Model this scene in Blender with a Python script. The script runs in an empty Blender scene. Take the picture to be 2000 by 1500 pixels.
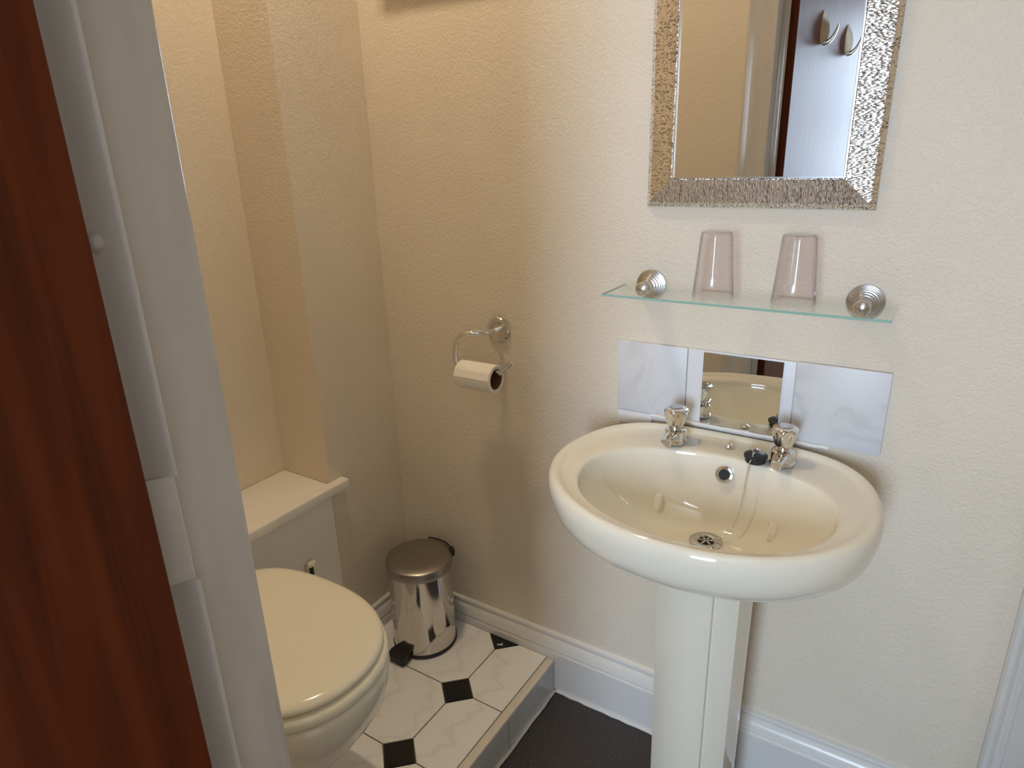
import bpy, bmesh, math, random
from math import sin, cos, pi, radians
from mathutils import Matrix, Vector

random.seed(7)
scene = bpy.context.scene
COL = scene.collection

# ------------------------------------------------------------------ camera
def _rx(a): return Matrix(((1, 0, 0), (0, cos(a), -sin(a)), (0, sin(a), cos(a))))
def _rz(a): return Matrix(((cos(a), -sin(a), 0), (sin(a), cos(a), 0), (0, 0, 1)))
_base = Matrix(((1, 0, 0), (0, 0, 1), (0, -1, 0)))
_M = _rz(0.5776) @ _base @ _rx(-0.3363) @ _rz(0.0312)        # columns: right, down, forward
cam_data = bpy.data.cameras.new('camera')
cam = bpy.data.objects.new('camera', cam_data); COL.objects.link(cam)
_R = Matrix((( _M[0][0], -_M[0][1], -_M[0][2]), (_M[1][0], -_M[1][1], -_M[1][2]), (_M[2][0], -_M[2][1], -_M[2][2])))
cam.matrix_world = Matrix.Translation((1.147, -1.2, 1.297)) @ _R.to_4x4()
cam_data.sensor_width = 36.0
cam_data.lens = 1314 / 2000 * 36
cam_data.clip_start = 0.02
scene.camera = cam

# ------------------------------------------------------------------ light
WIN = (0.85, 1.66, 0.80, 2.05)      # bedroom window behind the camera: x0 x1 z0 z1
YB = -3.9                           # bedroom back wall
world = bpy.data.worlds.new('overcast_sky'); scene.world = world
world.use_nodes = True
world.node_tree.nodes['Background'].inputs[0].default_value = (0.80, 0.90, 1.0, 1)
world.node_tree.nodes['Background'].inputs[1].default_value = 1.0
ld = bpy.data.lights.new('window_daylight', 'AREA'); ld.shape = 'RECTANGLE'
ld.size = WIN[1] - WIN[0]; ld.size_y = WIN[3] - WIN[2]
ld.energy = 55; ld.color = (0.62, 0.78, 1.0)
lo = bpy.data.objects.new('window_daylight', ld); COL.objects.link(lo)
lo.location = ((WIN[0] + WIN[1]) / 2, YB - 0.06, (WIN[2] + WIN[3]) / 2)
lo.rotation_euler = (radians(90), 0, 0)                       # shines towards +Y through the window opening
BULB = 328.0                                                  # strength of the two ceiling spots

scene.view_settings.view_transform = 'Standard'
scene.view_settings.look = 'None'
scene.view_settings.gamma = 1.0
scene.view_settings.use_curve_mapping = False
scene.view_settings.exposure = 1.0
scene.cycles.max_bounces = 9
scene.cycles.diffuse_bounces = 5
scene.cycles.glossy_bounces = 4
scene.cycles.transmission_bounces = 9
scene.cycles.transparent_max_bounces = 8
scene.cycles.caustics_reflective = False
scene.cycles.caustics_refractive = False
scene.cycles.sample_clamp_indirect = 6.0

# ------------------------------------------------------------------ materials
def lin(r, g, b):
    f = lambda c: (c / 255 / 12.92) if c / 255 <= 0.04045 else ((c / 255 + 0.055) / 1.055) ** 2.4
    return (f(r), f(g), f(b), 1)

def mat(name, col, rough=0.5, metal=0.0, **kw):
    m = bpy.data.materials.new(name); m.use_nodes = True
    b = m.node_tree.nodes['Principled BSDF']
    b.inputs['Base Color'].default_value = col
    b.inputs['Roughness'].default_value = rough
    b.inputs['Metallic'].default_value = metal
    for k, v in kw.items():
        b.inputs[k.replace('_', ' ')].default_value = v
    return m

def nd(m, t, **kw):
    n = m.node_tree.nodes.new(t)
    for k, v in kw.items():
        if hasattr(n, k): setattr(n, k, v)
        else: n.inputs[k].default_value = v
    return n
def lk(m, a, b): m.node_tree.links.new(a, b)
def bsdf(m): return m.node_tree.nodes['Principled BSDF']
def objco(m, scale=(1, 1, 1)):
    tc = nd(m, 'ShaderNodeTexCoord'); mp = nd(m, 'ShaderNodeMapping')
    mp.inputs['Scale'].default_value = scale
    lk(m, tc.outputs['Object'], mp.inputs['Vector']); return mp.outputs['Vector']
def bump(m, height, strength, dist):
    b = nd(m, 'ShaderNodeBump'); b.inputs['Strength'].default_value = strength; b.inputs['Distance'].default_value = dist
    lk(m, height, b.inputs['Height']); lk(m, b.outputs['Normal'], bsdf(m).inputs['Normal']); return b
def ramp(m, fac, stops):
    r = nd(m, 'ShaderNodeValToRGB'); e = r.color_ramp.elements
    while len(e) < len(stops): e.new(0.5)
    for i, (p, c) in enumerate(stops): e[i].position = p; e[i].color = c
    lk(m, fac, r.inputs['Fac']); return r.outputs['Color']

# embossed, painted wallpaper
WALL = mat('embossed_cream_wallpaper', lin(226, 213, 194), 0.55)
co = objco(WALL)
n1 = nd(WALL, 'ShaderNodeTexNoise', Scale=95.0, Detail=2.0, Roughness=0.5, Distortion=1.6)
lk(WALL, co, n1.inputs['Vector'])
r1 = ramp(WALL, n1.outputs['Fac'], [(0.42, (0, 0, 0, 1)), (0.60, (1, 1, 1, 1))])
bump(WALL, r1, 0.27, 0.0022)
n2 = nd(WALL, 'ShaderNodeTexNoise', Scale=3.0, Detail=3.0)
lk(WALL, co, n2.inputs['Vector'])
lk(WALL, ramp(WALL, n2.outputs['Fac'], [(0.3, lin(223, 210, 190)), (0.7, lin(229, 217, 199))]), bsdf(WALL).inputs['Base Color'])

PLAIN = mat('plain_painted_wall', lin(226, 214, 195), 0.6)
CEIL = mat('white_ceiling_paint', lin(243, 240, 234), 0.8)
GLOSS = mat('white_gloss_paint', lin(222, 219, 214), 0.25)
co = objco(GLOSS, (1, 1, 0.25)); n = nd(GLOSS, 'ShaderNodeTexNoise', Scale=60.0, Detail=2.0)
lk(GLOSS, co, n.inputs['Vector']); bump(GLOSS, n.outputs['Fac'], 0.12, 0.001)
FRAMEP = mat('frame_gloss_paint', lin(205, 200, 196), 0.18)
co = objco(FRAMEP, (1, 1, 0.15)); n = nd(FRAMEP, 'ShaderNodeTexNoise', Scale=40.0, Detail=3.0)
lk(FRAMEP, co, n.inputs['Vector']); bump(FRAMEP, n.outputs['Fac'], 0.15, 0.001)
lk(FRAMEP, ramp(FRAMEP, n.outputs['Fac'], [(0.25, lin(198, 193, 187)), (0.6, lin(208, 203, 199))]), bsdf(FRAMEP).inputs['Base Color'])
CAULK = mat('white_sealant', lin(228, 225, 222), 0.5)

WOOD = mat('mahogany_varnish', lin(96, 44, 20), 0.50, Specular_IOR_Level=0.22)
co = objco(WOOD, (22, 22, 1.1))
w1 = nd(WOOD, 'ShaderNodeTexNoise', Scale=1.6, Detail=6.0, Roughness=0.62, Distortion=0.8); lk(WOOD, co, w1.inputs['Vector'])
lk(WOOD, ramp(WOOD, w1.outputs['Fac'], [(0.30, lin(64, 22, 4)), (0.5, lin(88, 36, 9)), (0.75, lin(106, 48, 14))]), bsdf(WOOD).inputs['Base Color'])
bump(WOOD, w1.outputs['Fac'], 0.06, 0.001)

VINYL = mat('dark_speckled_vinyl', lin(58, 52, 50), 0.5)
co = objco(VINYL, (1.0, 2.2, 1))
v1 = nd(VINYL, 'ShaderNodeTexNoise', Scale=150.0, Detail=3.0, Roughness=0.7); lk(VINYL, co, v1.inputs['Vector'])
lk(VINYL, ramp(VINYL, v1.outputs['Fac'], [(0.35, lin(34, 29, 28)), (0.55, lin(62, 56, 54)), (0.68, lin(74, 68, 66)), (0.76, lin(122, 118, 116))]), bsdf(VINYL).inputs['Base Color'])
CARPET = mat('beige_carpet', lin(160, 144, 128), 0.95)

TILEW = mat('white_marbled_tile', lin(226, 217, 208), 0.28)
co = objco(TILEW, (1.0, 2.6, 1))
t1 = nd(TILEW, 'ShaderNodeTexWave', Scale=3.2, Distortion=9.0, Detail=3.0); t1.inputs['Detail Scale'].default_value = 1.4
lk(TILEW, co, t1.inputs['Vector'])
lk(TILEW, ramp(TILEW, t1.outputs['Fac'], [(0.0, lin(236, 232, 228)), (0.05, lin(241, 238, 234)), (0.20, lin(244, 241, 238)), (1.0, lin(245, 242, 239))]), bsdf(TILEW).inputs['Base Color'])
TILEK = mat('black_tile', lin(26, 27, 26), 0.25)
GROUT = mat('brown_grout', lin(104, 88, 70), 0.9)
RISER = mat('grey_riser_tile', lin(200, 198, 197), 0.2)
co = objco(RISER); n = nd(RISER, 'ShaderNodeTexNoise', Scale=9.0, Detail=4.0); lk(RISER, co, n.inputs['Vector'])
lk(RISER, ramp(RISER, n.outputs['Fac'], [(0.3, lin(192, 190, 188)), (0.7, lin(208, 206, 205))]), bsdf(RISER).inputs['Base Color'])
EDGE = mat('cream_edge_trim', lin(226, 216, 202), 0.4)

CERAM = mat('champagne_ceramic', lin(236, 229, 211), 0.07, Coat_Weight=0.4, Coat_Roughness=0.03)
SEATP = mat('cream_seat_plastic', lin(239, 233, 214), 0.13)
LIDW = mat('white_boarding', lin(236, 230, 222), 0.45)
PANEL = mat('painted_panel', lin(244, 239, 231), 0.45)

CHROME = mat('chrome', (0.78, 0.78, 0.78, 1), 0.06, 1.0)
STEEL = mat('polished_steel', (0.63, 0.60, 0.56, 1), 0.09, 1.0)
BRUSH = mat('brushed_steel_lid', (0.37, 0.345, 0.31, 1), 0.34, 1.0)
SATIN = mat('satin_nickel', (0.60, 0.58, 0.56, 1), 0.24, 1.0)
DARKM = mat('dark_gap', lin(22, 20, 19), 0.6)
BLACKP = mat('black_plastic', lin(20, 21, 20), 0.35)
RUBBER = mat('black_rubber', lin(26, 26, 30), 0.45)
PAPER = mat('tissue_paper', lin(238, 232, 220), 0.95)
co = objco(PAPER); n = nd(PAPER, 'ShaderNodeTexVoronoi', Scale=230.0); lk(PAPER, co, n.inputs['Vector']); bump(PAPER, n.outputs['Distance'], 0.25, 0.001)
CARD = mat('brown_cardboard', lin(120, 84, 50), 0.9)

MIRROR = mat('mirror_silver', (0.86, 0.86, 0.84, 1), 0.012, 1.0)
def crackle(name, axis):
    m = mat(name, (0.72, 0.71, 0.70, 1), 0.15, 1.0)
    s = {'z': (150, 260, 480), 'x': (480, 260, 150)}[axis]
    co = objco(m, s)
    v = nd(m, 'ShaderNodeTexVoronoi', Scale=1.0); v.feature = 'F1'; lk(m, co, v.inputs['Vector'])
    co2 = objco(m, (30, 90, 300) if axis == 'z' else (300, 90, 30))
    w = nd(m, 'ShaderNodeTexNoise', Scale=1.0, Detail=2.0); lk(m, co2, w.inputs['Vector'])
    mx = nd(m, 'ShaderNodeMath', operation='ADD'); lk(m, v.outputs['Distance'], mx.inputs[0]); lk(m, w.outputs['Fac'], mx.inputs[1])
    bump(m, mx.outputs[0], 0.50, 0.0014)
    lk(m, ramp(m, mx.outputs[0], [(0.50, (0.14, 0.14, 0.14, 1)), (0.80, (0.60, 0.60, 0.61, 1)), (1.0, (0.98, 0.98, 1.0, 1))]), bsdf(m).inputs['Base Color'])
    return m
# ridges run across each rail, so they repeat along the rail's length
CRACKX = crackle('crackled_silver_horizontal', 'x')
CRACKZ = crackle('crackled_silver_upright', 'z')
LIPM = mat('silver_bead', (0.86, 0.85, 0.84, 1), 0.16, 1.0)
MARBLE = mat('pale_grey_marble_tile', lin(214, 214, 216), 0.42)
co = objco(MARBLE); n = nd(MARBLE, 'ShaderNodeTexNoise', Scale=14.0, Detail=5.0, Distortion=1.2); lk(MARBLE, co, n.inputs['Vector'])
lk(MARBLE, ramp(MARBLE, n.outputs['Fac'], [(0.28, lin(200, 201, 203)), (0.45, lin(215, 215, 217)), (0.8, lin(221, 221, 223))]), bsdf(MARBLE).inputs['Base Color'])
WPLAS = mat('white_plastic', lin(226, 227, 231), 0.4)

def clearmat(name, tint, gloss_rough, ior, rim=None):
    # thin clear sheet: straight-through light plus a Fresnel reflection on each face
    m = bpy.data.materials.new(name); m.use_nodes = True
    nt = m.node_tree; nt.nodes.remove(nt.nodes['Principled BSDF'])
    tr = nd(m, 'ShaderNodeBsdfTransparent'); tr.inputs['Color'].default_value = tint
    if rim:      # longer path through the wall at grazing angles: deeper tint
        lw = nd(m, 'ShaderNodeLayerWeight'); lw.inputs['Blend'].default_value = 0.35
        lk(m, ramp(m, lw.outputs['Facing'], [(0.25, tint), (0.95, rim)]), tr.inputs['Color'])
    gl = nd(m, 'ShaderNodeBsdfGlossy'); gl.inputs['Roughness'].default_value = gloss_rough; gl.inputs['Color'].default_value = (1, 1, 1, 1)
    fr = nd(m, 'ShaderNodeFresnel'); fr.inputs['IOR'].default_value = ior
    mx = nd(m, 'ShaderNodeMixShader')
    ge = nd(m, 'ShaderNodeNewGeometry')
    inv = nd(m, 'ShaderNodeMath', operation='SUBTRACT'); inv.inputs[0].default_value = 1.0; lk(m, ge.outputs['Backfacing'], inv.inputs[1])
    fac = nd(m, 'ShaderNodeMath', operation='MULTIPLY'); lk(m, fr.outputs[0], fac.inputs[0]); lk(m, inv.outputs[0], fac.inputs[1])
    lk(m, fac.outputs[0], mx.inputs[0]); lk(m, tr.outputs[0], mx.inputs[1]); lk(m, gl.outputs[0], mx.inputs[2])
    lk(m, mx.outputs[0], nt.nodes['Material Output'].inputs['Surface'])
    return m
GLASS = clearmat('clear_shelf_glass', (0.955, 0.985, 0.972, 1), 0.0, 1.5)
GEDGE = mat('green_glass_edge', lin(150, 188, 175), 0.12)
CUPM = clearmat('clear_plastic', (0.986, 0.976, 0.981, 1), 0.17, 1.6, (0.70, 0.65, 0.70, 1))

GLOWM = mat('lamp_glow', (1, 0.8, 0.55, 1), 0.5)
bsdf(GLOWM).inputs['Emission Color'].default_value = (1.0, 0.82, 0.57, 1)
bsdf(GLOWM).inputs['Emission Strength'].default_value = BULB

# ------------------------------------------------------------------ mesh helpers
def link(name, me, m, parent=None, smooth=None):
    o = bpy.data.objects.new(name, me); COL.objects.link(o)
    if m is not None: me.materials.append(m)
    if smooth is not None:
        for p in me.polygons: p.use_smooth = True
        me.set_sharp_from_angle(angle=radians(smooth))
    if parent is not None: o.parent = parent
    return o
def frombm(name, bm, m, parent=None, smooth=None):
    bmesh.ops.recalc_face_normals(bm, faces=bm.faces)
    me = bpy.data.meshes.new(name); bm.to_mesh(me); bm.free()
    return link(name, me, m, parent, smooth)
def tag(o, label, cat, group=None, kind=None):
    o['label'] = label; o['category'] = cat
    if group: o['group'] = group
    if kind: o['kind'] = kind
    return o
def struct(o, label, cat): return tag(o, label, cat, kind='structure')
def thing(name, label, cat, loc=(0, 0, 0), group=None):
    o = bpy.data.objects.new(name, None); COL.objects.link(o); o.location = loc; o.empty_display_size = 0.05
    o['_w'] = 0; del o['_w']
    return tag(o, label, cat, group)
def rel(o, parent):
    """parent while keeping world-space vertex coordinates (parents are unrotated)"""
    o.parent = parent
    p = parent; off = Vector((0, 0, 0))
    while p is not None: off += p.location; p = p.parent
    o.location = o.location - off
    return o
def addbox(bm, x0, x1, y0, y1, z0, z1, bev=0.0, seg=2):
    r = bmesh.ops.create_cube(bm, size=1.0); vs = r['verts']
    for v in vs:
        v.co = Vector((x0 + (v.co.x + .5) * (x1 - x0), y0 + (v.co.y + .5) * (y1 - y0), z0 + (v.co.z + .5) * (z1 - z0)))
    if bev:
        es = list({e for v in vs for e in v.link_edges})
        bmesh.ops.bevel(bm, geom=es, offset=bev, segments=seg, affect='EDGES', profile=0.5)
def box(name, x0, x1, y0, y1, z0, z1, m, parent=None, bev=0.0, seg=2):
    bm = bmesh.new(); addbox(bm, x0, x1, y0, y1, z0, z1, bev, seg)
    o = frombm(name, bm, m, None, 40 if bev else None)
    return rel(o, parent) if parent else o
def addloft(bm, rings, cap0=True, cap1=True, closed=True):
    vr = [[bm.verts.new(p) for p in r] for r in rings]
    n = len(vr[0])
    for a, b in zip(vr, vr[1:]):
        for i in range(n if closed else n - 1):
            j = (i + 1) % n
            bm.faces.new((a[i], a[j], b[j], b[i]))
    if cap0: bm.faces.new(vr[0][::-1])
    if cap1: bm.faces.new(vr[-1])
def loft(name, rings, m, parent=None, cap0=True, cap1=True, smooth=40, closed=True):
    bm = bmesh.new(); addloft(bm, rings, cap0, cap1, closed)
    o = frombm(name, bm, m, None, smooth)
    return rel(o, parent) if parent else o
def addlathe(bm, prof, origin=(0, 0, 0), axis='z', seg=32, mod=None):
    """prof = [(r, h)...] revolved about axis through origin"""
    rings = []
    ox, oy, oz = origin
    for r, h in prof:
        ring = []
        for i in range(seg):
            a = 2 * pi * i / seg; rr = r * (mod(a, h) if mod else 1)
            c, s = rr * cos(a), rr * sin(a)
            if axis == 'z': ring.append((ox + c, oy + s, oz + h))
            elif axis == 'y': ring.append((ox + c, oy + h, oz + s))
            else: ring.append((ox + h, oy + c, oz + s))
        rings.append(ring)
    addloft(bm, rings)
def lathe(name, prof, origin, m, parent=None, axis='z', seg=32, mod=None, smooth=35):
    bm = bmesh.new(); addlathe(bm, prof, origin, axis, seg, mod)
    o = frombm(name, bm, m, None, smooth)
    return rel(o, parent) if parent else o
def tuberings(pts, r, seg=12):
    pts = [Vector(p) for p in pts]; rings = []; up = None
    for i, p in enumerate(pts):
        t = (pts[min(i + 1, len(pts) - 1)] - pts[max(i - 1, 0)]).normalized()
        if up is None:
            up = Vector((0, 0, 1)) if abs(t.z) < 0.9 else Vector((0, 1, 0))
        s = t.cross(up).normalized(); up = s.cross(t).normalized()
        rr = r[i] if isinstance(r, (list, tuple)) else r
        rings.append([tuple(p + (s * cos(2 * pi * k / seg) + up * sin(2 * pi * k / seg)) * rr) for k in range(seg)])
    return rings
def tube(name, pts, r, m, parent=None, seg=12, smooth=50):
    return loft(name, tuberings(pts, r, seg), m, parent, smooth=smooth)
def smoothpath(ctrl, n=8):
    c = [Vector(p) for p in ctrl]; c = [2 * c[0] - c[1]] + c + [2 * c[-1] - c[-2]]; out = []
    for i in range(1, len(c) - 2):
        p0, p1, p2, p3 = c[i - 1:i + 3]
        for k in range(n):
            t = k / n
            out.append(0.5 * ((2 * p1) + (p2 - p0) * t + (2 * p0 - 5 * p1 + 4 * p2 - p3) * t * t + (-p0 + 3 * p1 - 3 * p2 + p3) * t ** 3))
    out.append(c[-2]); return out
def prism(name, poly, axis, a0, a1, m, parent=None, smooth=None):
    """extrude a 2D polygon; axis 'x': poly=(y,z); 'y': poly=(x,z); 'z': poly=(x,y)"""
    f = {'x': lambda a, u, v: (a, u, v), 'y': lambda a, u, v: (u, a, v), 'z': lambda a, u, v: (u, v, a)}[axis]
    return loft(name, [[f(a0, u, v) for u, v in poly], [f(a1, u, v) for u, v in poly]], m, parent, smooth=smooth)

# ------------------------------------------------------------------ setting
XR = 1.42          # right wall
YF = -0.912        # inside face of the front wall (with the doorway)
YO = -1.00         # its outer face
XJ = 0.672         # left jamb face
ZC = 2.42
XREC, YREC = -0.163, -0.241
PZ = 0.095         # top of the tiled platform
PX = 0.478         # its front face

struct(box('wall_back', -0.30, 1.60, 0.0, 0.12, -0.05, ZC + .05, WALL), 'cream embossed wallpapered wall behind the wash basin', 'wall')
struct(box('wall_left', -0.30, 0.0, YREC, 0.0, -0.05, ZC + .05, WALL), 'cream papered wall beside the pedal bin, ending at the recess', 'wall')
struct(box('wall_recess', -0.30, XREC, YO, YREC, -0.05, ZC + .05, WALL), 'cream papered back of the recess above the cistern boxing', 'wall')
bm = bmesh.new()
addbox(bm, -0.163, XJ - 0.022, YO, YF, -0.05, ZC + .05)
addbox(bm, XJ - 0.022, 1.43, YO, YF, 2.02, ZC + .05)
addbox(bm, 1.40, 1.60, YO, YF, -0.05, ZC + .05)
struct(frombm('wall_front', bm, WALL), 'cream papered wall around the doorway, seen in the mirror', 'wall')
struct(box('wall_right', XR, 1.54, YF, 0.0, -0.05, ZC + .05, PLAIN), 'cream wall at the right end of the washroom', 'wall')
struct(box('floor', -0.30, 1.54, -0.97, 0.0, -0.06, 0.0, VINYL), 'dark speckled vinyl floor beside the tiled platform', 'floor')
struct(box('ceiling', -0.30, 1.60, YO, 0.12, ZC, ZC + .06, CEIL), 'white ceiling above the washroom', 'ceiling')

# bedroom behind the camera, with the window that lights the scene
struct(box('floor_bedroom', -1.2, 3.0, YB - .1, -0.97, -0.06, 0.0, CARPET), 'beige carpet of the room outside the door', 'floor')
struct(box('ceiling_bedroom', -1.2, 3.0, YB - .1, YO, ZC, ZC + .06, CEIL), 'white ceiling of the room outside the door', 'ceiling')
struct(box('wall_bedroom_left', -1.3, -1.2, YB - .1, YO, -0.05, ZC + .05, PLAIN), 'cream left wall of the room outside the door', 'wall')
struct(box('wall_bedroom_right', 3.0, 3.1, YB - .1, YO, -0.05, ZC + .05, PLAIN), 'cream right wall of the room outside the door', 'wall')
bm = bmesh.new()
addbox(bm, -1.3, -0.163, YO, YO + .085, -0.05, ZC + .05)
addbox(bm, 1.60, 3.1, YO, YO + .085, -0.05, ZC + .05)
struct(frombm('wall_bedroom_front', bm, PLAIN), 'cream wall of the outer room on both sides of the washroom', 'wall')
bm = bmesh.new()
addbox(bm, -1.3, WIN[0], YB - .1, YB, -0.05, ZC + .05)
addbox(bm, WIN[1], 3.1, YB - .1, YB, -0.05, ZC + .05)
addbox(bm, WIN[0], WIN[1], YB - .1, YB, -0.05, WIN[2])
addbox(bm, WIN[0], WIN[1], YB - .1, YB, WIN[3], ZC + .05)
struct(frombm('wall_bedroom_back', bm, PLAIN), 'cream wall with the window behind the camera', 'wall')
w = bpy.data.objects.new('window_1', None); COL.objects.link(w); struct(w, 'white framed window of the outer room', 'window')
for a in ((WIN[0], WIN[0] + .04, WIN[2], WIN[3]), (WIN[1] - .04, WIN[1], WIN[2], WIN[3])):
    box('window_frame', a[0], a[1], YB - .05, YB + .01, a[2], a[3], GLOSS, w)
for a in ((WIN[2], WIN[2] + .04), (WIN[3] - .04, WIN[3]), (1.40, 1.44)):
    box('window_frame', WIN[0] + .04, WIN[1] - .04, YB - .05, YB + .01, a[0], a[1], GLOSS, w)

# ---- skirting boards
def skirt_profile(t=0.021):
    return [(0, 0), (t, 0), (t, .112), (t - .004, .1165), (t - .0015, .121), (t - .0035, .126), (t - .0055, .134),
            (t - .010, .141), (t - .0145, .145), (t - .0145, .150), (t - .0125, .1545), (t - .014, .159), (0, .162)]
poly = [(-u, v) for u, v in skirt_profile()]
struct(prism('baseboard_back', poly, 'x', 0.0, 1.333, GLOSS, smooth=35), 'white moulded skirting board below the wash basin', 'skirting board')
poly = [(u, v) for u, v in skirt_profile()]
struct(prism('baseboard_left', poly, 'y', YREC + .002, -0.021, GLOSS, smooth=35), 'white skirting board behind the pedal bin', 'skirting board')
# floor sealant line along the skirting
bm = bmesh.new(); pts = []
for i in range(40):
    x = PX + .004 + (1.333 - PX) * i / 39
    pts.append((x, -0.0225 - random.uniform(0, .0035), .0015))
addloft(bm, tuberings(pts, .0042, 6))
struct(frombm('trim_1', bm, CAULK, None, 60), 'rough white sealant line along the foot of the skirting board', 'sealant')

# ---- right architrave on the back wall
arch = [(0.0, 0.0), (0.0, .012), (.004, .017), (.010, .018), (.0155, .015), (.018, .011), (.022, .011), (.026, .013),
        (.029, .013), (.031, .010), (.036, .012), (.085, .016), (.085, 0.0)]
struct(prism('trim_2', [(1.333 + u, -v) for u, v in arch], 'z', 0.0, 2.1, GLOSS, smooth=35), 'white moulded upright architrave at the right edge', 'architrave')

# ---- door frame (left jamb nearest the camera, right jamb, head)
t = bpy.data.objects.new('trim_3', None); COL.objects.link(t); t.location = (XJ, YF, 0)
struct(t, 'white gloss painted door frame in the left foreground', 'door frame')
box('jamb', XJ - .022, XJ, YO + .004, YF + .0095, 0.0, 2.02, FRAMEP, t)
HZ0, HZ1 = 0.985, 1.075
beadp = [(XJ - .001, -.9920), (XJ + .0024, -.9915), (XJ + .0026, -.9842), (XJ + .0010, -.9832), (XJ + .0016, -.9770), (XJ + .0040, -.9715), (XJ + .0080, -.9675), (XJ + .0125, -.9642), (XJ + .0165, -.9612),
         (XJ + .0185, -.9592), (XJ + .0188, -.9578), (XJ + .0175, -.9570), (XJ + .008, -.9563), (XJ - .001, -.956)]
prism('stop_bead', beadp, 'z', 0.0, HZ0, FRAMEP, t, smooth=60)
prism('stop_bead', beadp, 'z', HZ1, 2.02, FRAMEP, t, smooth=60)
flatp = [(XJ - .001, -.9920), (XJ + .0024, -.9915), (XJ + .0040, -.9840), (XJ + .0080, -.9740), (XJ + .0120, -.9650), (XJ + .0140, -.9605), (XJ + .0138, -.9585), (XJ + .0120, -.9572), (XJ + .006, -.9563), (XJ - .001, -.956)]
prism('hinge_leaf', flatp, 'z', HZ0, HZ1, FRAMEP, t, smooth=60)
tube('hinge_knuckle', [(XJ - .006, YO - .002, HZ0 - .002), (XJ - .006, YO - .002, HZ1 + .002)], .005, FRAMEP, t)
inner = [(XJ - .079, YF - .001), (XJ - .079, YF + .009), (XJ - .074, YF + .013), (XJ - .066, YF + .0125), (XJ - .060, YF + .0095), (XJ - .010, YF + .014),
         (XJ - .005, YF + .015), (XJ - .0012, YF + .0145), (XJ - .0003, YF + .013), (XJ - .0003, YF - .001)]
prism('architrave', inner, 'z', 0.0, 2.09, FRAMEP, t, smooth=35)
box('jamb', 1.40 - .022, 1.40, YO - .002, YF - .0012, 0.0, 2.0, FRAMEP, t)
box('head', XJ, 1.40, YO - .002, YF - .0012, 2.0, 2.02, FRAMEP, t, bev=.0015)
# small blister in the paint of the bead
lathe('paint_blister', [(.0002, .0035), (.003, .003), (.0055, .001), (.006, -.001)][::-1], (XJ + .0060, -.9715, 1.247), FRAMEP, t, axis='x', seg=16, smooth=60)

# ---- the brown door, hinged on the left jamb and opened into the outer room
ang = radians(5.0)
dr = bpy.data.objects.new('door_1', None); COL.objects.link(dr); dr.location = (XJ + .0006, YO + .0085, 0)
dr.rotation_euler = (0, 0, ang)
struct(dr, 'dark mahogany door standing open at the left edge', 'door')
DT, DW = 0.034, 0.745
bm = bmesh.new(); addbox(bm, 0.0, DT, -DW, 0.0, 0.008, 1.985, .0012, 1)
o = frombm('door_leaf', bm, WOOD, dr, 40)
def coat_hook(y, z):
    # leaf-shaped body with a sharp ridge, and a prong curling out and up from its foot
    bm = bmesh.new(); rings = []
    for i in range(17):
        u = i / 16; zz = -.046 + .092 * u
        wd = .0165 * max(.04, sin(pi * (.12 + .88 * u) if u > .02 else .25)) ** .75; pr = .021 * max(.10, sin(pi * (.18 + .82 * u))) ** .8
        rings.append([(DT, y - wd, z + zz), (DT + pr * .45, y - wd * .62, z + zz), (DT + pr, y, z + zz), (DT + pr * .45, y + wd * .62, z + zz), (DT, y + wd, z + zz)])
    addloft(bm, rings)
    h = frombm('coat_hook', bm, SATIN, dr, 25)
    pts = smoothpath([(DT + .006, y, z - .042), (DT + .020, y, z - .040), (DT + .033, y, z - .028), (DT + .041, y, z - .010), (DT + .045, y, z + .006)], 6)
    n = len(pts); rad = [.0085 - .0068 * (k / (n - 1)) for k in range(n)]
    o = loft('hook_prong', tuberings(pts, rad, 10), SATIN, None, smooth=60); o.parent = h
coat_hook(-0.245, 1.612); coat_hook(-0.55, 1.606)

# ------------------------------------------------------------------ tiled platform
pf = bpy.data.objects.new('floor_platform', None); COL.objects.link(pf)
struct(pf, 'raised tiled platform under the toilet and the pedal bin', 'floor')
box('platform_base', XREC, PX - .010, YF, -0.0005, 0.0, PZ - .0025, GROUT, pf)
G = .0016          # half a joint
TX, TY0, PER, HD = 0.331, -0.0215, 0.2045, 0.0445     # column of black dots, first row, period, half diagonal
def tile(name, poly, m):
    bm = bmesh.new()
    bot = [bm.verts.new((x, y, PZ - .004)) for x, y in poly]; top = [bm.verts.new((x, y, PZ)) for x, y in poly]
    n = len(poly); bm.faces.new(top); bm.faces.new(bot[::-1])
    for i in range(n): bm.faces.new((bot[i], bot[(i + 1) % n], top[(i + 1) % n], top[i]))
    return frombm(name, bm, m, pf)
YW = -0.0215       # skirting face
rows = [TY0 - PER * k for k in range(-1, 6)]
h = HD + G * 1.4
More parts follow.
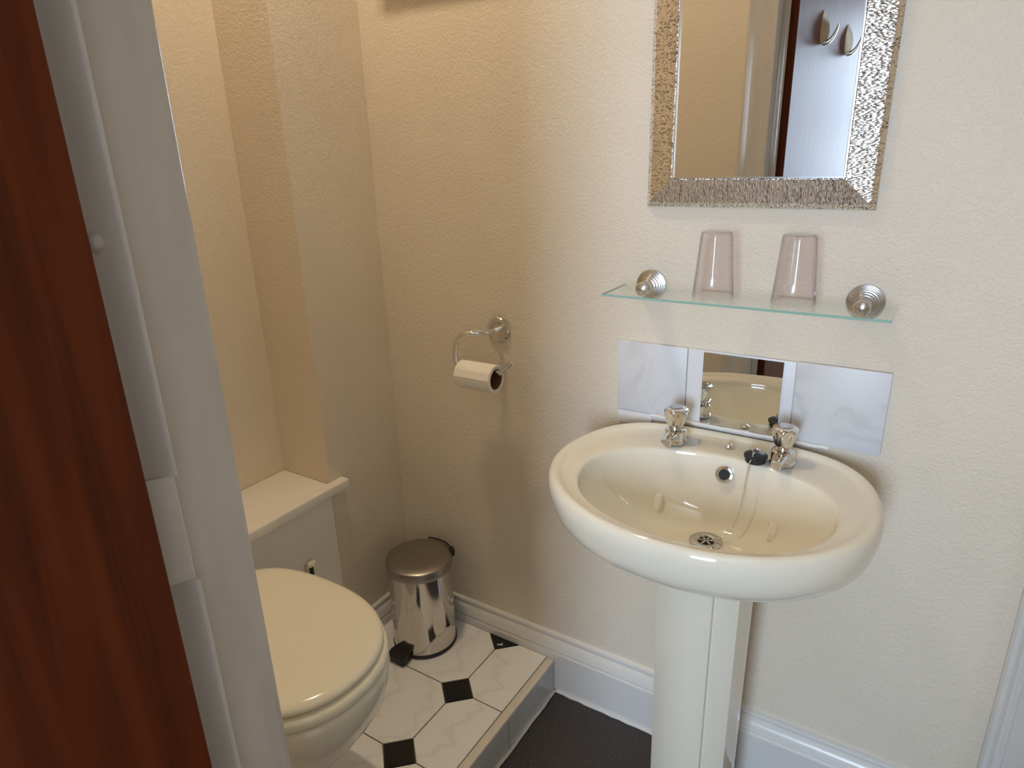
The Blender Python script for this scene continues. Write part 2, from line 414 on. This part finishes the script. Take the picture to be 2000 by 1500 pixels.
for k in range(5):
    yc = TY0 - PER * k
    d = HD - G * .6
    if k == 0:
        tile('black_tile', [(TX - d, YW - .0005), (TX, yc - d), (TX + d, YW - .0005)], TILEK)
    elif yc - d > YF:
        tile('black_tile', [(TX - d, yc), (TX, yc - d), (TX + d, yc), (TX, yc + d)], TILEK)
    # white tiles between row k and row k+1
    ya = yc - G if k else YW - .0005
    yb = yc - PER + G
    yb2 = max(yb, YF)
    hy = h if k else h + (YW - .0005 - yc)
    ht = yc - h
    hb = yc - PER + h
    left = [(0.0225 if k < 1 else 0.0, ya), (TX - h + (0 if k else 0), ya), (TX - G, ht + G), (TX - G, hb - G), (TX - h, yb), (0.0225 if k < 1 else 0.0, yb)]
    right = [(TX + h, ya), (TX + G, ht + G), (TX + G, hb - G), (TX + h, yb), (PX - .0215, yb), (PX - .0215, ya)]
    if yb < YF:
        left = [(0, ya), (TX - h, ya), (TX - G, ht + G), (TX - G, YF), (0, YF)]
        right = [(TX + h, ya), (TX + G, ht + G), (TX + G, YF), (PX - .0215, YF), (PX - .0215, ya)]
    tile('white_tile', left[::-1], TILEW); tile('white_tile', right, TILEW)
box('edge_trim', PX - .0195, PX + .001, YF, YW - .001, PZ - .010, PZ + .0005, EDGE, pf, bev=.002)
yj = [YW - .001, -0.232, -0.436, -0.640, -0.844, YF]
for a, b in zip(yj, yj[1:]):
    box('riser_tile', PX - .010, PX, b + .0015, a - .0015, 0.0045, PZ - .011, RISER, pf)
box('riser_backing', PX - .012, PX - .0015, YF, YW - .001, 0.0, PZ - .009, GROUT, pf)
pts = [(PX + .001 + random.uniform(0, .003), YW - .004 - .85 * i / 30, .0015) for i in range(31)]
tube('sealant_bead', pts, .0045, EDGE, pf, seg=6)

# ------------------------------------------------------------------ cistern boxing in the recess
cb = thing('cistern_boxing', 'white boxed-in cistern with a lipped lid behind the toilet', 'cistern box', (XREC, YREC, PZ))
box('front_panel', -0.016, 0.0, YF + .002, YREC - .001, PZ + .0005, 0.541, PANEL, cb)
box('lid_board', XREC + .001, 0.0, YF + .002, YREC - .001, 0.5415, 0.5595, LIDW, cb, bev=.001)
bm = bmesh.new(); addbox(bm, 0.0005, 0.026, YF + .002, -0.205, 0.5415, 0.567, .0035, 3)
rel(frombm('lid_edge_strip', bm, LIDW, None, 40), cb)

# ------------------------------------------------------------------ toilet
wc = thing('toilet', 'cream toilet with its lid down, on the tiled platform', 'toilet', (0.25, -0.628, PZ))
def sup(c, s, n): # signed power for superellipse
    return math.copysign(abs(c) ** (2 / n), c)
def seat_ring(cx, cy, a, b, z, nf=2.2, nb=3.2, N=64):
    out = []
    for i in range(N):
        t = 2 * pi * i / N; n = nf + (nb - nf) * (0.5 - 0.5 * cos(t)) ** 1.0 if cos(t) < 0 else nf
        out.append((cx + a * sup(cos(t), 1, n), cy + b * sup(sin(t), 1, n), z))
    return out
CX, CY, A, B = 0.2585, -0.628, 0.2085, 0.1640
pan = [(0.165, .118, .098, .0, 3.0), (0.165, .120, .100, .012, 3.0), (0.166, .114, .092, .03, 2.8), (0.169, .108, .084, .055, 2.5),
       (0.1885, .130, .103, .104, 2.3), (0.2035, .150, .126, .154, 2.2), (0.2200, .170, .148, .204, 2.2), (0.2370, .189, .160, .254, 2.2), (0.2535, .2035, .1640, .304, 2.2),
       (0.2605, .2075, .1660, .344, 2.2), (0.2620, .2085, .1665, .364, 2.2), (0.2620, .2070, .1655, .374, 2.2), (0.2620, .201, .159, .378, 2.2)]
loft('pan', [seat_ring(cx, CY, a, b, PZ + .001 + z, n, 3.2) for cx, a, b, z, n in pan], CERAM, wc, smooth=60)
z0 = PZ + .380
ringp = [(-.008, .0), (-.002, .0035), (.0005, .011), (-.001, .019), (-.005, .0235), (-.012, .025)]
loft('seat', [seat_ring(CX + .002, CY, A + .003 + d, B + .003 + d, z0 + z) for d, z in ringp], SEATP, wc, smooth=60)
z1 = z0 + .0265
lidp = [(-.010, .0), (-.004, .0015), (-.001, .006), (-.0015, .011), (-.006, .0155), (-.016, .0185), (-.045, .0205), (-.10, .0215), (-.16, .022)]
loft('lid', [seat_ring(CX - .002, CY, A + d, B + d, z1 + z) for d, z in lidp], SEATP, wc, smooth=60)
for s in (-.078, .078):
    b = lathe('hinge', [(.0005, .0), (.011, 0), (.011, .028), (.008, .032), (.0005, .033)], (0.022, CY + s, z0 - .001), SEATP, wc, seg=20)
    tube('hinge_bolt', [(0.022, CY + s, z0 - .028), (0.022, CY + s, z0 + .0)], .005, CHROME, wc)
# small cream clip with a dark slot behind the lid
cl = box('buffer', 0.001, 0.016, -0.346, -0.324, 0.372, 0.404, SEATP, wc, bev=.004)
box('buffer_slot', 0.014, 0.0172, -0.346, -0.336, 0.372, 0.394, DARKM, wc)

# ------------------------------------------------------------------ pedal bin
BX, BY, BR = 0.150, -0.122, 0.0795
pb = thing('pedal_bin', 'small shiny steel pedal bin in the corner', 'bin', (BX, BY, PZ))
lathe('base_ring', [(.001, 0), (BR + .0015, 0), (BR + .003, .003), (BR + .003, .007), (BR + .001, .009), (.001, .009)], (BX, BY, PZ + .0005), BLACKP, pb, seg=64)
lathe('body', [(.001, 0), (BR, 0), (BR + .0008, .002), (BR, .005), (BR, .212), (BR - .002, .214), (.001, .214)], (BX, BY, PZ + .0095), STEEL, pb, seg=96, smooth=30)
lz = PZ + .2235
lathe('lid', [(.001, 0), (BR + .0028, 0), (BR + .0033, .002), (BR + .0033, .020), (BR + .002, .0235), (BR - .003, .0265), (BR - .02, .0285), (BR - .05, .030), (.001, .0305)], (BX, BY, lz), BRUSH, pb, seg=96, smooth=30)
# wire handle and rear hinge block
hp = [(BX + BR * 1.06 * cos(t), BY + BR * 1.06 * sin(t), lz + .026) for t in [radians(52 + 60 * k / 12) for k in range(13)]]
tube('handle', hp, .0022, BLACKP, pb, seg=8)
ph = radians(50)
def rotbox(name, c, ux, half, m, parent, bev=.002):
    """box centred at c, local x along angle ux"""
    bm = bmesh.new(); addbox(bm, -half[0], half[0], -half[1], half[1], -half[2], half[2], bev, 1)
    bmesh.ops.transform(bm, matrix=Matrix.Translation(c) @ Matrix.Rotation(ux, 4, 'Z'), verts=bm.verts)
    return rel(frombm(name, bm, m, None, 40), parent)
rotbox('hinge_block', (BX + (BR + .005) * cos(ph), BY + (BR + .005) * sin(ph), lz + .020), ph, (.006, .009, .010), BLACKP, pb)
# pedal, pointing towards the room
pa = radians(270)
dx, dy = cos(pa), sin(pa)
rotbox('pedal_bracket', (BX + (BR + .012) * dx, BY + (BR + .012) * dy, PZ + .0075), pa, (.022, .022, .007), BLACKP, pb)
bm = bmesh.new()
sx, sy = -dy, dx
def P(r, s, z): return (BX + r * dx + s * sx, BY + r * dy + s * sy, PZ + z)
rings = [[P(BR - .003, -.020, .024), P(BR - .003, .020, .024), P(BR - .003, .020, .031), P(BR - .003, -.020, .031)],
         [P(BR + .020, -.027, .021), P(BR + .020, .027, .021), P(BR + .020, .027, .028), P(BR + .020, -.027, .028)],
         [P(BR + .038, -.025, .018), P(BR + .038, .025, .018), P(BR + .038, .025, .0225), P(BR + .038, -.025, .0225)]]
addloft(bm, rings); rel(frombm('pedal', bm, BLACKP, None), pb)

# ------------------------------------------------------------------ toilet roll holder and roll
hd = thing('toilet_roll_holder', 'curved chrome toilet roll holder on the wall above the bin', 'roll holder', (0.336, 0, 0.921))
lathe('rosette', [(.0005, -.0005), (.0285, -.0005), (.0285, -.006), (.0265, -.0085), (.0005, -.0095)], (0.336, 0, 0.921), CHROME, hd, axis='y', seg=48)
RY, RZ = -0.072, 0.845
arm = smoothpath([(.336, -.006, .922), (.335, -.030, .922), (.327, -.052, .923), (.309, -.067, .924), (.294, -.072, .921), (.276, -.072, .908), (.266, -.072, .888),
                  (.2645, -.072, .868), (.268, -.072, .853), (.279, -.072, RZ), (.30, -.072, RZ), (.36, -.072, RZ), (.382, -.072, RZ + .002), (.396, -.072, RZ + .014), (.413, -.072, RZ + .030)], 6)
tube('arm', arm, .0060, CHROME, hd, seg=16)
RR, RC = 0.0312, 0.0212
rc = (0, RY, RZ + .0062 - RC)
tr = thing('toilet_roll', 'nearly finished white toilet roll hanging on the chrome holder', 'toilet roll', (0.32, RY, rc[2] - RR))
def annulus(name, x0, x1, ro, ri, m, seg=48):
    bm = bmesh.new()
    prof = [(ri, x0), (ro - .0012, x0), (ro, x0 + .0012), (ro, x1 - .0012), (ro - .0012, x1), (ri, x1)]
    rings = [[(x, rc[1] + r * cos(2 * pi * i / seg), rc[2] + r * sin(2 * pi * i / seg)) for i in range(seg)] for r, x in prof]
    rings.append(rings[0])
    vr = [[bm.verts.new(p) for p in r] for r in rings[:-1]]; vr.append(vr[0])
    for a, b in zip(vr, vr[1:]):
        for i in range(seg): bm.faces.new((a[i], a[(i + 1) % seg], b[(i + 1) % seg], b[i]))
    return rel(frombm(name, bm, m, None, 40), tr)
annulus('paper', 0.2795, 0.372, RR, RC + .0016, PAPER)
annulus('cardboard_core', 0.280, 0.3715, RC + .0015, RC, CARD)
# loose end of the paper: a faint edge on the front of the roll
bm = bmesh.new(); a0 = 3.0
addloft(bm, [[(x, rc[1] + r * cos(a0 + da), rc[2] + r * sin(a0 + da)) for r, da in ((RR - .0005, -.5), (RR + .0009, -.5), (RR + .0011, 0), (RR - .0005, 0))] for x in (0.281, 0.3705)])
rel(frombm('loose_sheet', bm, PAPER, None), tr)

# ------------------------------------------------------------------ wash basin and pedestal
BCX = 0.872
ped = thing('basin_pedestal', 'tall cream ceramic pedestal holding up the wash basin', 'pedestal', (BCX, -0.15, 0))
def ped_ring(z):
    # front panel proud of angled flanks, straight sides running back to the wall
    f = z / 0.64
    w = 0.078 + .004 * f ** 2 + (.008 * (1 - z / .03) if z < .03 else 0)
    fw = 0.031 + .004 * f
    yf = -0.236 - .012 * f; yb = -0.085
    e = .006 if z < .03 else 0
    half = [(w - .012, yb), (w, -0.150), (w - .001, -0.180), (w - .009, yf + .030), (fw + .006, yf + .0105), (fw + .0015, yf + .0095), (fw - .0005, yf + .0035), (fw - .010, yf - e)]
    pl = [(-x, y) for x, y in half] + [(0, yf - .003 - e)] + half[::-1]
    pl = [(x + .001, y) for x, y in pl]
    return [(BCX + x, y, z) for x, y in pl]
loft('column', [ped_ring(z) for z in (0.001, 0.012, 0.03, .10, .20, .30, .40, .50, .58, .632)], CERAM, ped, smooth=28)

wb = thing('wash_basin', 'oval cream wash basin with two chrome taps', 'basin', (BCX, 0, .60))
N = 96
OCX = 0.868
def dip(t, z):
    return z - .0115 * max(0.0, -sin(t)) * max(0.0, min(1.0, (z - .705) / .055))
def outer(t, s, dz):
    n = 2.06 if sin(t) < 0 else 2.06 + 1.1 * sin(t)
    return (OCX + .2635 * s * sup(cos(t), 1, n), -.2130 + .2035 * s * sup(sin(t), 1, n), dip(t, dz))
def inner_e(t, s, z, cy=-.240):
    n = 2.15
    return (BCX + .2005 * s * sup(cos(t), 1, n), cy + .1385 * s * sup(sin(t), 1, n), dip(t, z))
TT = [2 * pi * i / N for i in range(N)]
rings = []
for s, z in ((.36, .633), (.45, .6395), (.55, .651), (.68, .6665), (.78, .677), (.85, .685), (.90, .6930), (.935, .7025), (.962, .7150), (.982, .7310), (.994, .7465), (.9995, .7590), (.999, .7670), (.992, .7750), (.980, .7800), (.962, .7830), (.942, .7830), (.922, .7805), (.905, .7775), (.893, .7762)):
    rings.append([outer(t, s, z) for t in TT])
a = rings[-1]
for f, z in ((.35, .7762), (.70, .7755), (.93, .7748)):
    e = [inner_e(t, 1.035, z) for t in TT]
    rings.append([tuple(a[i][k] + (e[i][k] - a[i][k]) * f for k in range(2)) + (dip(TT[i], z),) for i in range(N)])
for s, z in ((1.018, .7735), (1.006, .7705), (1.0, .766), (.992, .758)):
    rings.append([inner_e(t, s, z) for t in TT])
for k in range(1, 23):
    t_ = k / 22
    s = .992 * (1 - t_) + .10 * t_
    z = .758 - .112 * (1 - (1 - t_) ** 3.3)
    rings.append([inner_e(t, s, z, -.240 + .0600 * t_) for t in TT])
bas = loft('bowl', rings, CERAM, wb, smooth=65)
DRX, DRY, DRZ = BCX, -0.180, 0.6465
for sgn in (-1, 1):        # two moulded pads at the foot of the bowl's rear wall
    rr = []
    for u, rd in ((0, .002), (.0025, .0070), (.008, .0092), (.016, .0090), (.024, .0080), (.031, .005)):
        rr.append([(BCX + sgn * .1005 + rd * cos(t), -0.1560 + .50 * u + rd * .8 * sin(t), .6630 + u) for t in [2 * pi * i / 20 for i in range(20)]])
    loft('moulded_pad', rr, CERAM, wb, smooth=65)
# waste in the bottom of the bowl
lathe('waste_rim', [(.0135, -.004), (.0135, .0005), (.016, .0022), (.022, .0026), (.0275, .0012), (.0285, -.001), (.0285, -.004)], (DRX, DRY, DRZ + .001), STEEL, wb, seg=48)
lathe('waste_cup', [(.001, .0), (.0134, .0), (.0134, .0012), (.001, .0012)], (DRX, DRY, DRZ + .0002), DARKM, wb, seg=32)
for r_ in (0, 60, 120):
    rotbox('waste_bar', (DRX, DRY, DRZ + .0024), radians(r_ + 15), (.0132, .0016, .0008), STEEL, wb, bev=.0003)
# overflow ring on the rear wall of the bowl
ovn = Vector((0, -0.93, .36)).normalized()
def disc_at(name, prof, c, nrm, m, parent, seg=32):
    bm = bmesh.new(); addlathe(bm, prof, (0, 0, 0), 'z', seg)
    q = Vector((0, 0, 1)).rotation_difference(nrm)
    bmesh.ops.transform(bm, matrix=Matrix.Translation(c) @ q.to_matrix().to_4x4(), verts=bm.verts)
    return rel(frombm(name, bm, m, None, 40), parent)
OV = (BCX + .004, -0.1085, 0.7445)
disc_at('overflow_ring', [(.0095, -.006), (.0095, .002), (.0115, .0036), (.0145, .003), (.016, .001), (.016, -.006)], OV, ovn, CHROME, wb)
disc_at('overflow_hole', [(.0005, -.003), (.0094, -.003), (.0094, .0004), (.0005, .0004)], OV, ovn, DARKM, wb)
disc_at('chain_stay', [(.0005, 0), (.008, 0), (.008, .0015), (.0045, .0045), (.0025, .006), (.0005, .0063)], (BCX - .002, -0.062, .7775), Vector((0, 0, 1)), CHROME, wb, seg=20)

def tap(x, label):
    y, z = -0.082, 0.7775
    b = lathe('tap', [(.001, 0), (.0215, 0), (.0215, .0035), (.0195, .0055), (.0192, .022), (.0170, .0245), (.0125, .0255), (.0110, .030), (.001, .0305)], (x, y, z), CHROME, wb, seg=32)
    b['label'] = label
    rr = []          # spout reaching over the bowl
    for d, w_, h0, h1 in ((.006, .0135, .007, .0225), (.022, .0120, .0095, .0225), (.036, .0105, .0115, .0225), (.046, .0098, .0115, .0220), (.050, .0085, .0120, .0205)):
        rr.append([(x + w_ * sup(cos(t), 1, 3), y - d, z + (h0 + h1) / 2 + (h1 - h0) / 2 * sup(sin(t), 1, 3)) for t in [2 * pi * i / 20 for i in range(20)]])
    loft('spout', rr, CHROME, b, smooth=35)
    lathe('outlet', [(.0005, -.004), (.0075, -.004), (.0075, .004), (.0005, .004)], (x, y - .040, z + .0105), CHROME, b, seg=20)
    def mod(a, h):
        k = max(0.0, min(1.0, (h - .030) / .008)) * max(0.0, min(1.0, (.0655 - h) / .010))
        return 1 - .19 * k * (0.5 + 0.5 * cos(6 * a)) ** .8
    lathe('knob', [(.001, .0305), (.0125, .0305), (.0150, .033), (.0175, .039), (.0200, .047), (.0218, .055), (.0224, .0600), (.0214, .0635), (.0180, .0658), (.012, .0670), (.001, .0673)], (x, y, z), CHROME, b, seg=60, mod=mod, smooth=50)
    lathe('cap', [(.001, .0672), (.0125, .0672), (.0115, .0684), (.001, .0687)], (x, y, z), SATIN, b, seg=32)
tap(0.7745, 'left chrome tap'); tap(0.9635, 'right chrome tap')

# plug resting beside the right tap, with its ball chain hanging into the bowl
pg = thing('basin_plug', 'black rubber basin plug on a bead chain beside the right tap', 'plug', (0.928, -0.098, .776))
PGX, PGY, PGZ = 0.9235, -0.098, .7768
lathe('plug', [(.001, 0), (.0165, 0), (.0175, .002), (.0168, .007), (.0195, .009), (.0195, .0125), (.016, .0145), (.001, .0155)], (PGX, PGY, PGZ), RUBBER, pg, seg=32)
tube('plug_ring', [(PGX + .006 * cos(t), PGY, PGZ + .0185 + .006 * sin(t)) for t in [2 * pi * k / 14 for k in range(15)]], .0014, CHROME, pg, seg=8)
path = smoothpath([(PGX - .002, PGY - .003, PGZ + .0165), (PGX - .003, PGY - .010, PGZ + .016), (.9212, -.114, .7880), (.9181, -.1205, .7790), (.9171, -.1265, .7546), (.9161, -.134, .7275), (.9140, -.143, .6977),
                   (.9092, -.154, .6759), (.9011, -.165, .6622), (.8921, -.1745, .6554), (.8800, -.1790, .6515)], 14)
bm = bmesh.new(); last = None; acc = 0; prev = path[0]
for q in path:
    acc += (q - prev).length; prev = q
    if last is None or acc >= .0034:
        mtx = Matrix.Translation(q); bmesh.ops.create_icosphere(bm, subdivisions=1, radius=.00165, matrix=mtx); last = q; acc = 0
addloft(bm, tuberings(path[::4] + [path[-1]], .0006, 5))
ch = rel(frombm('bead_chain', bm, CHROME, None, 60), pg)

# ------------------------------------------------------------------ splashback
sp = thing('tiled_splashback', 'pale grey tiled splashback with a small mirror tile above the basin', 'splashback', (0.863, 0, .77))
box('backing', 0.627, 1.099, -0.0035, -0.0002, 0.7895, 0.934, CAULK, sp)
box('tile', 0.6245, 0.7655, -0.0085, -0.0036, 0.789, 0.9350, MARBLE, sp, bev=.0022)
box('tile', 0.9590, 1.1040, -0.0085, -0.0036, 0.789, 0.9365, MARBLE, sp, bev=.0022)
box('centre_panel', 0.7670, 0.9575, -0.0070, -0.0036, 0.780, 0.9350, WPLAS, sp, bev=.001)
box('mirror_tile', 0.7965, 0.9375, -0.0095, -0.0071, 0.7925, 0.9320, MIRROR, sp)
box('sealant', 0.700, 0.7668, -0.0060, -0.0002, 0.7775, 0.7886, CAULK, sp)
box('sealant', 0.6265, 0.70, -0.0066, -0.0002, 0.760, 0.7885, CAULK, sp, bev=.0015)
pts = [(0.70 + .325 * k / 40, -0.0095 - random.uniform(0, .0012), .7885 + random.uniform(-.0006, .0006)) for k in range(41)]
tube('sealant', pts, .0040, CAULK, sp, seg=8)

# ------------------------------------------------------------------ glass shelf
gs = thing('glass_shelf', 'clear glass shelf on two round metal brackets below the mirror', 'shelf', (.868, 0, 1.045))
SZ = 1.0445
bm = bmesh.new(); addbox(bm, 0.6405, 1.0955, -0.122, -0.016, SZ, SZ + .0055, .0008, 1)
pane = rel(frombm('glass_pane', bm, GLASS, None, 40), gs)
pane.data.materials.append(GEDGE)
for f in pane.data.polygons:
    if abs(f.normal.z) < 0.5 and f.normal.y < 0.5: f.material_index = 1
for x in (0.6865, 1.0485):
    b = lathe('bracket', [(.001, -.0003), (.0285, -.0003), (.0290, -.003), (.0285, -.0045), (.0268, -.0050), (.0266, -.0075), (.0248, -.0080), (.0246, -.0110), (.0226, -.0116), (.0222, -.0150), (.0200, -.0156), (.0192, -.0195), (.0170, -.0202), (.0160, -.0245), (.0140, -.0252), (.0125, -.034), (.0115, -.040),
                          (.0128, -.044), (.0132, -.048), (.0115, -.0525), (.0065, -.0555), (.001, -.0562)], (x, 0, SZ + .0028), SATIN, gs, axis='y', seg=40, smooth=25)
def tumbler(x, label):
    y = -0.066
    t = thing('plastic_tumbler', label, 'tumbler', (x, y, SZ + .0056), 'upturned tumblers on the glass shelf')
    H = .1085; seg = 72
    def rad(h): return .0345 - .0085 * h / H
    def flute(a, h):
        k = max(0, min(1, (h - .034) / .002))
        return 1 - .028 * k * (0.5 + 0.5 * cos(16 * a))
    rings = []
    prof = [(rad(0) - .0002, 0), (rad(0) + .0002, .0008), (rad(.033), .033), (rad(.0345) - .0002, .0345), (rad(.037), .037), (rad(.07), .07), (rad(.102), .102), (rad(.106) - .0006, .1065), (rad(H) - .0025, H), (.001, H)]
    inner_ = [(.001, H - .0018), (rad(H) - .0034, H - .0018), (rad(.104) - .0016, .104), (rad(.07) - .0014, .07), (rad(.035) - .0013, .035), (rad(0) - .0013, .0008), (rad(0) - .0008, 0)]
    for r, h in prof: rings.append([(x + r * flute(a, h) * cos(a), y + r * flute(a, h) * sin(a), SZ + .0058 + h) for a in [2 * pi * i / seg for i in range(seg)]])
    for r, h in inner_: rings.append([(x + r * cos(a), y + r * sin(a), SZ + .0058 + h) for a in [2 * pi * i / seg for i in range(seg)]])
    bm = bmesh.new(); vr = [[bm.verts.new(p) for p in r] for r in rings]; vr.append(vr[0])
    for a, b in zip(vr, vr[1:]):
        for i in range(seg): bm.faces.new((a[i], a[(i + 1) % seg], b[(i + 1) % seg], b[i]))
    rel(frombm('cup', bm, CUPM, None, 35), t)
tumbler(0.8215, 'upturned clear plastic tumbler on the left of the glass shelf')
tumbler(0.9505, 'upturned clear plastic tumbler on the right of the glass shelf')

# ------------------------------------------------------------------ wall mirror
wm = thing('wall_mirror', 'rectangular mirror in a wide crackled silver frame above the shelf', 'mirror', (.857, 0, 1.192))
OX0, OX1, OZ0, OZ1 = 0.6735, 1.0445, 1.1915, 1.78
FW = .0475; D0, D1 = -.0105, -.0175
IX0, IX1, IZ0, IZ1 = OX0 + FW, OX1 - FW, OZ0 + FW, OZ1 - FW
def rail(name, a, b, c, d, m):
    """mitred rail: outer edge a-b, inner edge d-c, given as (x,z)"""
    def ring(p, q):
        # outer back, outer front bead, bevel face, inner lip, inner back
        (x0, z0), (x1, z1) = p, q
        L = lambda f, y: (x0 + (x1 - x0) * f, y, z0 + (z1 - z0) * f)
        return [L(0, -.0003), L(0, -.0040), L(.17, D0), L(.96, D1), L(1.0, D1 + .0025), L(1.0, -.0003)]
    bm = bmesh.new()
    addloft(bm, [ring(a, d), ring(b, c)])
    return rel(frombm(name, bm, m, None, None), wm)
O = [(OX0, OZ0), (OX1, OZ0), (OX1, OZ1), (OX0, OZ1)]; I = [(IX0, IZ0), (IX1, IZ0), (IX1, IZ1), (IX0, IZ1)]
for k, m in ((0, CRACKX), (1, CRACKZ), (2, CRACKX), (3, CRACKZ)):
    rail('frame_rail', O[k], O[(k + 1) % 4], I[(k + 1) % 4], I[k], m)
box('mirror_glass', IX0 + .0004, IX1 - .0004, -.0125, -.0005, IZ0 + .0004, IZ1 - .0004, MIRROR, wm)
lip = .0028
for q in ((IX0, IX1, IZ0, IZ0 + lip), (IX0, IX1, IZ1 - lip, IZ1)):
    box('inner_lip', q[0] + .0005, q[1] - .0005, -.0165, -.0126, q[2] + .0005, q[3], LIPM, wm)
for q in ((IX0, IX0 + lip), (IX1 - lip, IX1)):
    box('inner_lip', q[0] + .0005, q[1] - .0005, -.0165, -.0126, IZ0 + lip, IZ1 - lip, LIPM, wm)

# ------------------------------------------------------------------ scrap on the black corner tile
bm = bmesh.new()
addbox(bm, -.0075, .0055, -.0013, .0013, 0, .002); addbox(bm, .0045, .0070, -.0042, .0042, 0, .0022)
bmesh.ops.transform(bm, matrix=Matrix.Translation((.3335, -.0465, PZ + .0002)) @ Matrix.Rotation(radians(35), 4, 'Z'), verts=bm.verts)
tag(frombm('plastic_scrap', bm, WPLAS), 'tiny white plastic scrap lying on the black corner tile', 'scrap')

# ------------------------------------------------------------------ things just above the frame: shelf and ceiling lamp
sh = thing('wall_ledge', 'cream painted ledge on the wall above the roll holder', 'shelf', (.08, 0, 1.73))
box('ledge_board', 0.105, 0.44, -0.085, -0.0003, 1.74, 1.76, PLAIN, sh, bev=.001)
box('ledge_cleat', 0.12, 0.42, -0.03, -0.0003, 1.715, 1.7395, PLAIN, sh, bev=.001)

LX, LY = 0.24, -0.375
cl = thing('ceiling_lamp', 'white twin-spot ceiling lamp above the toilet', 'lamp', (LX, LY, ZC))
lathe('ceiling_plate', [(.001, 0), (.060, 0), (.060, -.012), (.050, -.020), (.001, -.022)], (LX, LY, ZC - .0005), GLOSS, cl, seg=32)
for s in (-.035, .035):
    tube('stem', [(LX + s, LY, ZC - .020), (LX + s, LY, ZC - .048)], .006, GLOSS, cl)
    # open-bottomed can around a recessed glowing reflector
    prof = [(.001, -.046), (.026, -.046), (.030, -.050), (.0305, -.100), (.0285, -.100), (.0285, -.080), (.001, -.079)]
    lathe('spot_can', prof, (LX + s, LY, ZC), GLOSS, cl, seg=32, smooth=35)
    lathe('spot_bulb', [(.0005, -.0855), (.018, -.0850), (.024, -.0830), (.024, -.0805), (.0005, -.0803)], (LX + s, LY, ZC), GLOWM, cl, seg=24, smooth=60)
